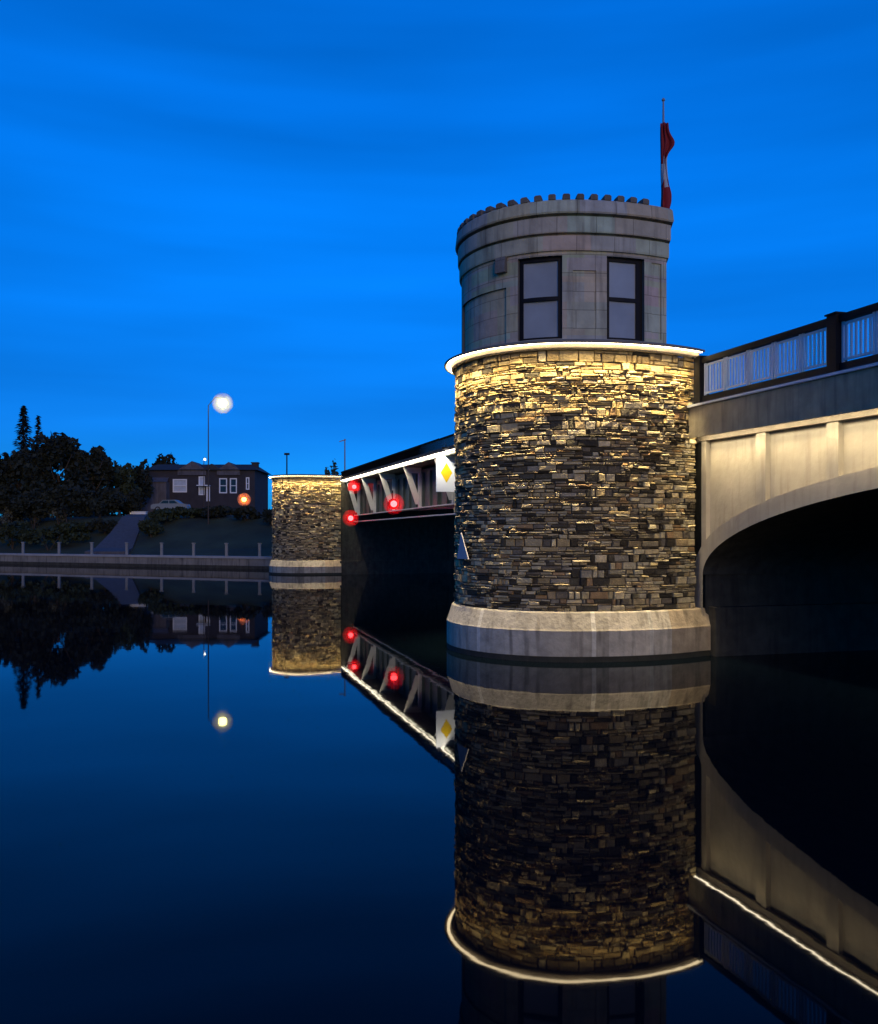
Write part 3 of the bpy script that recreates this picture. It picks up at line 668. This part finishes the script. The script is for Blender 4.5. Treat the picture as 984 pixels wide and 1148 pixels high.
# ------------------------------------------------------------------ trees
def crown_leaves(mb, ctr, rad, n, size, rg, lumps=9, dense=.55):
    cs = [(Vector(ctr), Vector(rad) * .72)]
    for i in range(lumps):
        a = rg.uniform(0, 6.283); e = rg.uniform(-.5, 1.2); r = Vector((math.cos(a) * math.cos(e) * rad[0], math.sin(a) * math.cos(e) * rad[1], math.sin(e) * rad[2])) * rg.uniform(.5, .8)
        cs.append((Vector(ctr) + r, Vector(rad) * rg.uniform(.25, .48)))
    for i in range(n):
        c, rr = rg.choice(cs); v = Vector((rg.gauss(0, 1), rg.gauss(0, 1), rg.gauss(0, 1))).normalized() * (rg.uniform(0.3, 1) ** dense)
        p_ = c + Vector((v.x * rr.x, v.y * rr.y, v.z * rr.z)); s = size * rg.uniform(.5, 1.3)
        a = Vector((rg.gauss(0, 1), rg.gauss(0, 1), rg.gauss(0, 1))).normalized() * s; b = a.cross(Vector((rg.gauss(0, 1), rg.gauss(0, 1), rg.gauss(0, 1)))).normalized() * s * .7
        mb.face([p_ - a, p_ - b, p_ + a, p_ + b])
def tree(name, px, Y_, ytop, wpx, label, rg, mt='leafd', n=6500, size=.33, base=None, cat='tree', low=.03):
    x = X(px, Y_); z0 = gz(x, Y_) - .1 if base is None else base; zt_ = Z(ytop, Y_); h = zt_ - z0; w_ = wpx / F * Y_
    t = empty(name, (x, Y_, z0), label, cat, 'trees on the far bank')
    tk = MB(); hh = h * .55; tk.tube([(x, Y_, z0), (x + .1, Y_, z0 + hh * .5), (x - .05, Y_, z0 + hh)], [h * .028, h * .022, h * .012], 8)
    for i in range(6):
        a = rg.uniform(0, 6.28); zz = z0 + hh * rg.uniform(.5, 1); tk.tube([(x, Y_, zz), (x + math.cos(a) * w_ * .18, Y_ + math.sin(a) * w_ * .18, zz + h * .12), (x + math.cos(a) * w_ * .33, Y_ + math.sin(a) * w_ * .33, zz + h * .28)], [h * .012, h * .008, h * .003], 6)
    tk.build('trunk', M['bark'], t)
    cr = MB(); zc_ = z0 + h * (1 + low) / 2; crown_leaves(cr, (x, Y_, zc_), (w_ / 2, w_ / 2 * .9, h * (1 - low) / 2), n, size, rg, 11); cr.build('crown', M[mt], t)
def conifer(px, Y_, ytop, wpx, label, rg, n=2600):
    x = X(px, Y_); z0 = gz(x, Y_) - .1; zt_ = Z(ytop, Y_); h = zt_ - z0; w_ = wpx / F * Y_ / 2
    t = empty('conifer_tree', (x, Y_, z0), label, 'tree', 'trees on the far bank')
    tk = MB(); tk.tube([(x, Y_, z0), (x, Y_, z0 + h * .97)], [.28, .04], 8); tk.build('trunk', M['bark'], t)
    cr = MB()
    for i in range(n):
        v = rg.random() ** 1.3; tier = .72 + .28 * abs(math.sin(v * 26)); r = w_ * (1 - v) ** .8 * tier * math.sqrt(rg.random()) + .1; a = rg.uniform(0, 6.28)
        p_ = Vector((x + math.cos(a) * r, Y_ + math.sin(a) * r, z0 + h * (.12 + .88 * v) - r * .25)); s = rg.uniform(.15, .42)
        a_ = Vector((math.cos(a), math.sin(a), -.35)) * s; b_ = Vector((-math.sin(a), math.cos(a), rg.uniform(-.3, .3))) * s * .5
        cr.face([p_ - a_, p_ - b_, p_ + a_, p_ + b_])
    cr.build('crown', M['leafd'], t)
rg = random.Random(21)
wd = MB()
for i in range(15):
    px_ = -110 + i * 19; Y_ = 150 + rg.uniform(-6, 8); crown_leaves(wd, (X(px_, Y_), Y_, 7.6), (3.4, 3.0, rg.uniform(3.6, 5.0)), 1300, .42, rg, 6)
wo_ = wd.build('distant_wood', M['leafd']); tag(wo_, 'dark far wood seen as one mass behind the trees left of the house', 'wood', kind='stuff')
conifer(27, 114, 455, 46, 'tall dark pointed conifer rising above the other trees at the left', rg)
conifer(43, 117, 466, 14, 'slender dark conifer just right of the tallest pointed one', rg, 900)
tree('broadleaf_tree', -18, 110, 496, 70, 'dark broadleaf tree cut by the left edge of the picture', rg)
tree('broadleaf_tree', 24, 106, 503, 66, 'dark broadleaf tree in front of the tall conifer', rg)
tree('broadleaf_tree', 66, 108, 490, 74, 'widest dark broadleaf tree, right of the tall conifer', rg, n=3600)
tree('broadleaf_tree', 104, 110, 497, 56, 'dark broadleaf tree with sloping top at the right of the dark mass', rg)
tree('broadleaf_tree', 134, 116, 517, 44, 'lower green tree between the dark mass and the house', rg, 'leafg', 1800)
tree('broadleaf_tree', 158, 122, 515, 30, 'narrow dark tree touching the left side of the house', rg, 'leafd', 1400)
tree('broadleaf_tree', 184, 140, 506, 44, 'tree whose top shows above the left of the house roof', rg, 'leafd', 1600)
tree('broadleaf_tree', -75, 112, 488, 90, 'broadleaf tree beyond the left edge of the picture', rg, n=1500)
tree('broadleaf_tree', 372, 96, 515, 20, 'small thin brownish tree above the right of the far tower cap', rg, 'leafg', 160, .2, low=.4)
def shrub(px, Y_, ytop, wpx, label, mt='leafg', n=900, size=.26, z0=None):
    x = X(px, Y_); zb0 = (gz(x, Y_) - .1) if z0 is None else z0; zt_ = Z(ytop, Y_); w_ = wpx / F * Y_
    t = empty('shrub', (x, Y_, zb0), label, 'shrub', 'shrubs on the far bank')
    cr = MB(); h = max(.5, zt_ - zb0); crown_leaves(cr, (x, Y_, zb0 + h * .5), (w_ / 2, min(w_ / 2, 2.2), h * .5), n, size, rg, 7); cr.build('foliage', M[mt], t)
    st = MB()
    for i in range(5): a = rg.uniform(0, 6.28); st.tube([(x, Y_, zb0), (x + math.cos(a) * w_ * .15, Y_ + math.sin(a) * .4, zb0 + h * .6)], [.04, .015], 5)
    st.build('stem', M['bark'], t)
for (px, Y_, yt, wp, lb, mt) in [
    (186, 97, 571, 46, 'dark shrub right of the ramp path, below the pale car', 'leafg'), (216, 98, 568, 44, 'dark shrub below the middle of the house', 'leafg'),
    (246, 96, 566, 46, 'wide dark shrub below the right half of the house', 'leafd'), (276, 93, 568, 42, 'dark shrub below the orange light', 'leafd'),
    (304, 90, 570, 30, 'dark shrub partly behind the far tower', 'leafd'), (170, 93, 582, 30, 'low shrub beside the ramp path', 'leafg'),
    (2, 104, 545, 60, 'dark tall bush filling the gap under the trees at the left edge', 'leafd'), (38, 103, 540, 60, 'dark tall bush under the tall conifer', 'leafd'),
    (76, 103, 538, 60, 'dark tall bush under the widest broadleaf tree', 'leafd'), (112, 104, 542, 50, 'dark tall bush at the right end of the dark mass', 'leafd'), (146, 108, 548, 40, 'dark tall bush behind the white box', 'leafd'),
    (118, 97, 582, 34, 'dark shrub left of the ramp path', 'leafd'), (90, 98, 584, 30, 'shrub on the bank left of the ramp path', 'leafg'),
    (55, 94, 587, 90, 'long low green shrub above the quay at the left', 'leafg'), (15, 97, 584, 60, 'green shrub on the bank at the left edge', 'leafg'),
    (12, 103, 566, 18, 'pale feathery shrub under the conifer, leftmost of the pale ones', 'leafp'), (42, 104, 568, 12, 'pale feathery shrub in the middle of the pale ones', 'leafp'), (66, 103, 567, 20, 'pale feathery shrub under the widest tree', 'leafp')]:
    shrub(px, Y_, yt, wp, lb, mt, n=260 if mt == 'leafp' else (2000 if 'tall bush' in lb else 1100), size=.16 if mt == 'leafp' else .26)
# ------------------------------------------------------------------ house
HY = 128; xa, xb, xc = X(166, HY), X(214, HY), X(286, HY); g0 = 5.0
hs = empty('brick_house', ((xa + xc) / 2, HY + 5, g0), 'dark brick house with pale framed windows between the trees and far tower', 'house')
zt1 = Z(527, HY)
wn = [(194, 210, 537, 552), (223, 230, 534, 555), (246, 255, 536, 553), (258, 266, 536, 553), (276, 280, 535, 549)]
def house_wall():
    xs = sorted({xa, xc} | {X(a, HY) for r in wn for a in r[:2]}); zss = sorted({g0 - .5, zt1} | {Z(a, HY) for r in wn for a in r[2:]})
    mb = MB()
    for i in range(len(xs) - 1):
        for j in range(len(zss) - 1):
            xm = (xs[i] + xs[i + 1]) / 2; zm = (zss[j] + zss[j + 1]) / 2
            if any(X(r[0], HY) < xm < X(r[1], HY) and Z(r[3], HY) < zm < Z(r[2], HY) for r in wn): continue
            mb.face([(xs[i], HY, zss[j]), (xs[i + 1], HY, zss[j]), (xs[i + 1], HY, zss[j + 1]), (xs[i], HY, zss[j + 1])])
    for r in wn:
        x0, x1, z1, z0 = X(r[0], HY), X(r[1], HY), Z(r[2], HY), Z(r[3], HY)
        for q in ([(x0, 0, z0), (x0, .25, z0), (x0, .25, z1), (x0, 0, z1)], [(x1, 0, z0), (x1, .25, z0), (x1, .25, z1), (x1, 0, z1)], [(x0, 0, z0), (x1, 0, z0), (x1, .25, z0), (x0, .25, z0)], [(x0, 0, z1), (x1, 0, z1), (x1, .25, z1), (x0, .25, z1)]):
            mb.face([(a, HY + b, c) for a, b, c in q])
    mb.face([(xa, HY, g0), (xa, HY + 10, g0), (xa, HY + 10, zt1), (xa, HY, zt1)]); mb.face([(xc, HY, g0), (xc, HY + 10, g0), (xc, HY + 10, zt1), (xc, HY, zt1)]); mb.face([(xa, HY + 10, g0), (xc, HY + 10, g0), (xc, HY + 10, zt1), (xa, HY + 10, zt1)])
    return mb
house_wall().build('wall', M['brickd'], hs)
for r in wn:
    x0, x1, z1, z0 = X(r[0], HY), X(r[1], HY), Z(r[2], HY), Z(r[3], HY); m_ = MB(); t_ = .16
    m_.box(x0, x0 + t_, HY + .02, HY + .12, z0, z1); m_.box(x1 - t_, x1, HY + .02, HY + .12, z0, z1); m_.box(x0 + t_, x1 - t_, HY + .02, HY + .12, z0, z0 + t_); m_.box(x0 + t_, x1 - t_, HY + .02, HY + .12, z1 - t_, z1)
    m_.box(x0 + t_, x1 - t_, HY + .04, HY + .1, (z0 + z1) / 2 - .05, (z0 + z1) / 2 + .05)
    wf = m_.build('window', M['housewhite'], hs)
    g_ = MB(); g_.box(x0 + t_, x1 - t_, HY + .13, HY + .15, z0 + t_, z1 - t_); g_.build('pane', M['curtain'] if r[0] in (194, 223) else M['glassd'], wf)
gb = MB()
for (p0, p1, yt, ys) in ((200, 232, 517, 527), (244, 270, 518, 527)):
    x0, x1 = X(p0, HY), X(p1, HY); gb.face([(x0, HY - .25, zt1 - .75), (x1, HY - .25, zt1 - .75), (x1, HY - .25, zt1), ((x0 + x1) / 2, HY - .25, Z(yt, HY)), (x0, HY - .25, zt1)][:5])
    gb.face([(x0, HY - .25, zt1), ((x0 + x1) / 2, HY - .25, Z(yt, HY)), ((x0 + x1) / 2, HY + 4, Z(yt, HY)), (x0, HY + 4, zt1)]); gb.face([(x1, HY - .25, zt1), (x1, HY + 4, zt1), ((x0 + x1) / 2, HY + 4, Z(yt, HY)), ((x0 + x1) / 2, HY - .25, Z(yt, HY))])
    gb.build('gable', M['facade'], hs); gb = MB()
wing = MB(); wing.box(xa - 1.6, xa + 3.2, HY - 1.6, HY - .02, g0 - .5, Z(541, HY)); wing.face([(xa - 1.8, HY - 1.8, Z(541, HY) + .01), (xa + 3.4, HY - 1.8, Z(541, HY) + .01), (xa + 3.1, HY - .02, Z(535, HY)), (xa - 1.4, HY - .02, Z(535, HY))]); wing.build('porch', M['facade'], hs)
rf = MB(); zr1 = Z(521, HY); o_ = .5
rf.hexa([(xa - o_, HY - o_, zt1), (xc + o_, HY - o_, zt1), (xc + o_, HY + 10 + o_, zt1), (xa - o_, HY + 10 + o_, zt1)], [(xa + .8, HY + 2, zr1 + .2), (xc - .8, HY + 2, zr1 + .2), (xc - .8, HY + 8, zr1 + .2), (xa + .8, HY + 8, zr1 + .2)])
ro = rf.build('roof', M['roofd'], hs)
cm = MB(); x_ = X(283, HY); cm.box(x_ - .5, x_ + .4, HY + 2, HY + 3, zt1, Z(518, HY)); cm.box(x_ - .6, x_ + .5, HY + 1.9, HY + 3.1, Z(518, HY) + .002, Z(518, HY) + .15); cm.build('chimney', M['brickd'], ro)
cm = MB(); x_ = X(238, HY); cm.hexa([(x_ - 1.6, HY - .3, zt1 - .1), (x_ + 1.6, HY - .3, zt1 - .1), (x_ + 1.6, HY + 3, zt1 - .1), (x_ - 1.6, HY + 3, zt1 - .1)], [(x_ - .05, HY - .3, zt1 + .9), (x_ + .05, HY - .3, zt1 + .9), (x_ + .05, HY + 3, zt1 + .9), (x_ - .05, HY + 3, zt1 + .9)]); cm.build('dormer', M['roofd'], ro)
cm = MB(); x_ = X(234, HY); cm.box(x_ - .25, x_ + .25, HY - .18, HY - .02, Z(562, HY), Z(545, HY)); cm.box(x_ - 1.5, x_ + .3, HY - .9, HY - .02, Z(545, HY) + .003, Z(544, HY)); cm.build('porch_trim', M['housewhite'], hs)
# cars on the bank road
def car(px, Y_, zg, label):
    x = X(px, Y_); c = empty('parked_car', (x, Y_, zg), label, 'car'); prof_ = [(-2.2, .35), (-2.2, .8), (-1.95, .95), (-1.2, 1.02), (-.7, 1.45), (.7, 1.48), (1.35, 1.05), (2.1, .95), (2.2, .7), (2.2, .35)]
    b = MB(); A = [Vector((x + a, Y_ - .85, zg + z)) for a, z in prof_]; B = [p_ + Vector((0, 1.7, 0)) for p_ in A]; b.face(A[::-1]); b.face(B)
    for i in range(len(A)): j = (i + 1) % len(A); b.face([A[i], A[j], B[j], B[i]])
    b.build('body', M['carw'], c)
    for a0, a1, t0, t1 in ((-1.05, -.05, -.68, -.05), (.05, 1.1, .05, .66)):
        gl = MB(); gl.hexa([(x + a0, Y_ - .87, zg + 1.03), (x + a1, Y_ - .87, zg + 1.03), (x + a1, Y_ - .852, zg + 1.03), (x + a0, Y_ - .852, zg + 1.03)], [(x + t0, Y_ - .87, zg + 1.38), (x + t1, Y_ - .87, zg + 1.38), (x + t1, Y_ - .852, zg + 1.38), (x + t0, Y_ - .852, zg + 1.38)]); gl.build('window', M['glassd'], c)
    for a in (-1.35, 1.35):
        wh = MB(); wh.tube([(x + a, Y_ - .9, zg + .33), (x + a, Y_ - .68, zg + .33)], .33, 14); wo_ = wh.build('wheel', M['rubber'], c)
        wh = MB(); wh.tube([(x + a, Y_ - .92, zg + .33), (x + a, Y_ - .89, zg + .33)], .19, 12); wh.build('rim', M['post'], wo_)
    return c
car(192, 108, Z(574, 108), 'pale grey car parked in front of the left of the house')
p = MB(); x = X(156, 107); zb0 = Z(581, 107); cb = empty('utility_box', (x, 107, zb0), 'small bright white box at the top of the ramp path', 'utility box')
p.box(x - .95, x + .95, 106.6, 107.3, zb0, zb0 + .75); p.build('cabinet', M['housewhite'], cb)
p = MB(); p.box(x - 1.02, x + 1.02, 106.55, 107.35, zb0 + .754, zb0 + .82); p.build('lid', M['housewhite'], cb)
p = MB(); p.box(x - .9, x + .9, 106.7, 107.2, zb0 - 1.2, zb0 - .003); p.build('base', M['quay'], cb)
# ------------------------------------------------------------------ lamps
def street_lamp(px, pxh, Y_, yh, r, label, group=None, mt='lamp', power=0, dbl=False):
    x = X(px, Y_); xh = X(pxh, Y_); z0 = gz(x, Y_) - .1; zh = Z(yh, Y_); t = empty('street_lamp', (x, Y_, z0), label, 'street lamp')
    p = MB(); p.tube([(x, Y_, z0), (x, Y_, zh - .2)], [.08, .045], 8)
    p.tube([(x, Y_, zh - .25), ((x + xh) / 2, Y_, zh + r * .5 + .15), (xh, Y_, zh + r * .45)], .035, 6); p.build('pole', M['bark'], t)
    if dbl: 
        p = MB(); p.tube([(x, Y_, zh - .9), (x - .8, Y_, zh - .5)], .04, 6); p.build('arm', M['post'], t)
    p = MB(); p.lathe((xh, Y_, zh), ball(None, r * .45), 18); g_ = p.build('bulb', M[mt], t, smooth=True)
    p = MB(); p.lathe((xh, Y_, zh), ball(None, r * 1.12), 22); p.build('frosted_globe', M['frost'], t, smooth=True, weld=True)  # glare of the lamp shaped as an added scatter sphere
    p = MB(); p.lathe((xh, Y_, zh + r * .45), [(r * .2, 0), (r * .22, .05), (.05, .1)], 12); p.build('lamp_cap', M['blackm'], t)
    if power:
        l_ = bpy.data.lights.new('lamp_light', 'POINT'); l_.energy = power; l_.color = (1, .9, .6); l_.shadow_soft_size = r * 1.05; o = bpy.data.objects.new('lamp_light', l_); col.objects.link(o); o.parent = t; o.location = Vector((xh, Y_, zh - r - .3)) - Vector(t.location)
street_lamp(234, 250, 94, 452, 1.0, 'tall street lamp with big glowing pale yellow globe above the house')
street_lamp(229, 230, 118, 515, .28, 'small white lamp on a pole level with the house roof', mt='dot')
street_lamp(304, 303, 78, 538, .2, 'little white lamp just left of the far tower', mt='dot') if False else None
x, Y_ = X(274, 110), 110; ol = empty('amber_light', (x, Y_, gz(x, Y_)), 'orange light on a short post at the right of the house', 'signal light'); p = MB(); p.tube([(x, Y_, gz(x, Y_) - .1), (x, Y_, Z(566, Y_))], .07, 8); p.build('post', M['blackm'], ol)
p = MB(); p.lathe((x, Y_, Z(560, Y_)), ball(None, .28), 14); p.build('bulb', M['orange'], ol, smooth=True)
p = MB(); p.lathe((x, Y_, Z(560, Y_)), ball(None, .85), 20); p.build('frosted_globe', M['frostor'], ol, smooth=True, weld=True)  # added orange glow sphere, wider than the lamp itself
p = MB(); p.lathe((x, Y_, Z(560, Y_) + .2), [(.12, 0), (.12, .05), (.03, .1)], 12); p.build('lens_cap', M['blackm'], ol)
# things standing behind the far tower cap
x, Y_ = X(322, 84), 84; po = empty('lamp_post', (x, Y_, 5), 'thin dark post rising behind the far tower cap', 'post'); p = MB(); p.tube([(x, Y_, 2), (x, Y_, Z(509, Y_))], [.09, .06], 8); p.build('pole', M['blackm'], po); p = MB(); p.bar((x - .25, Y_, Z(509, Y_)), (x + .25, Y_, Z(509, Y_)), .12, .2); p.build('head', M['blackm'], po)
x, Y_ = X(387, 80), 80; po = empty('lamp_post', (x, Y_, 5), 'tall thin grey mast where the steel span meets the far tower', 'post'); p = MB(); p.tube([(x, Y_, 2), (x, Y_, Z(492, Y_))], [.09, .05], 8); p.build('pole', M['post'], po); p = MB(); p.bar((x - .5, Y_, Z(495, Y_)), (x + .1, Y_, Z(493, Y_)), .06, .08); p.build('arm', M['post'], po)
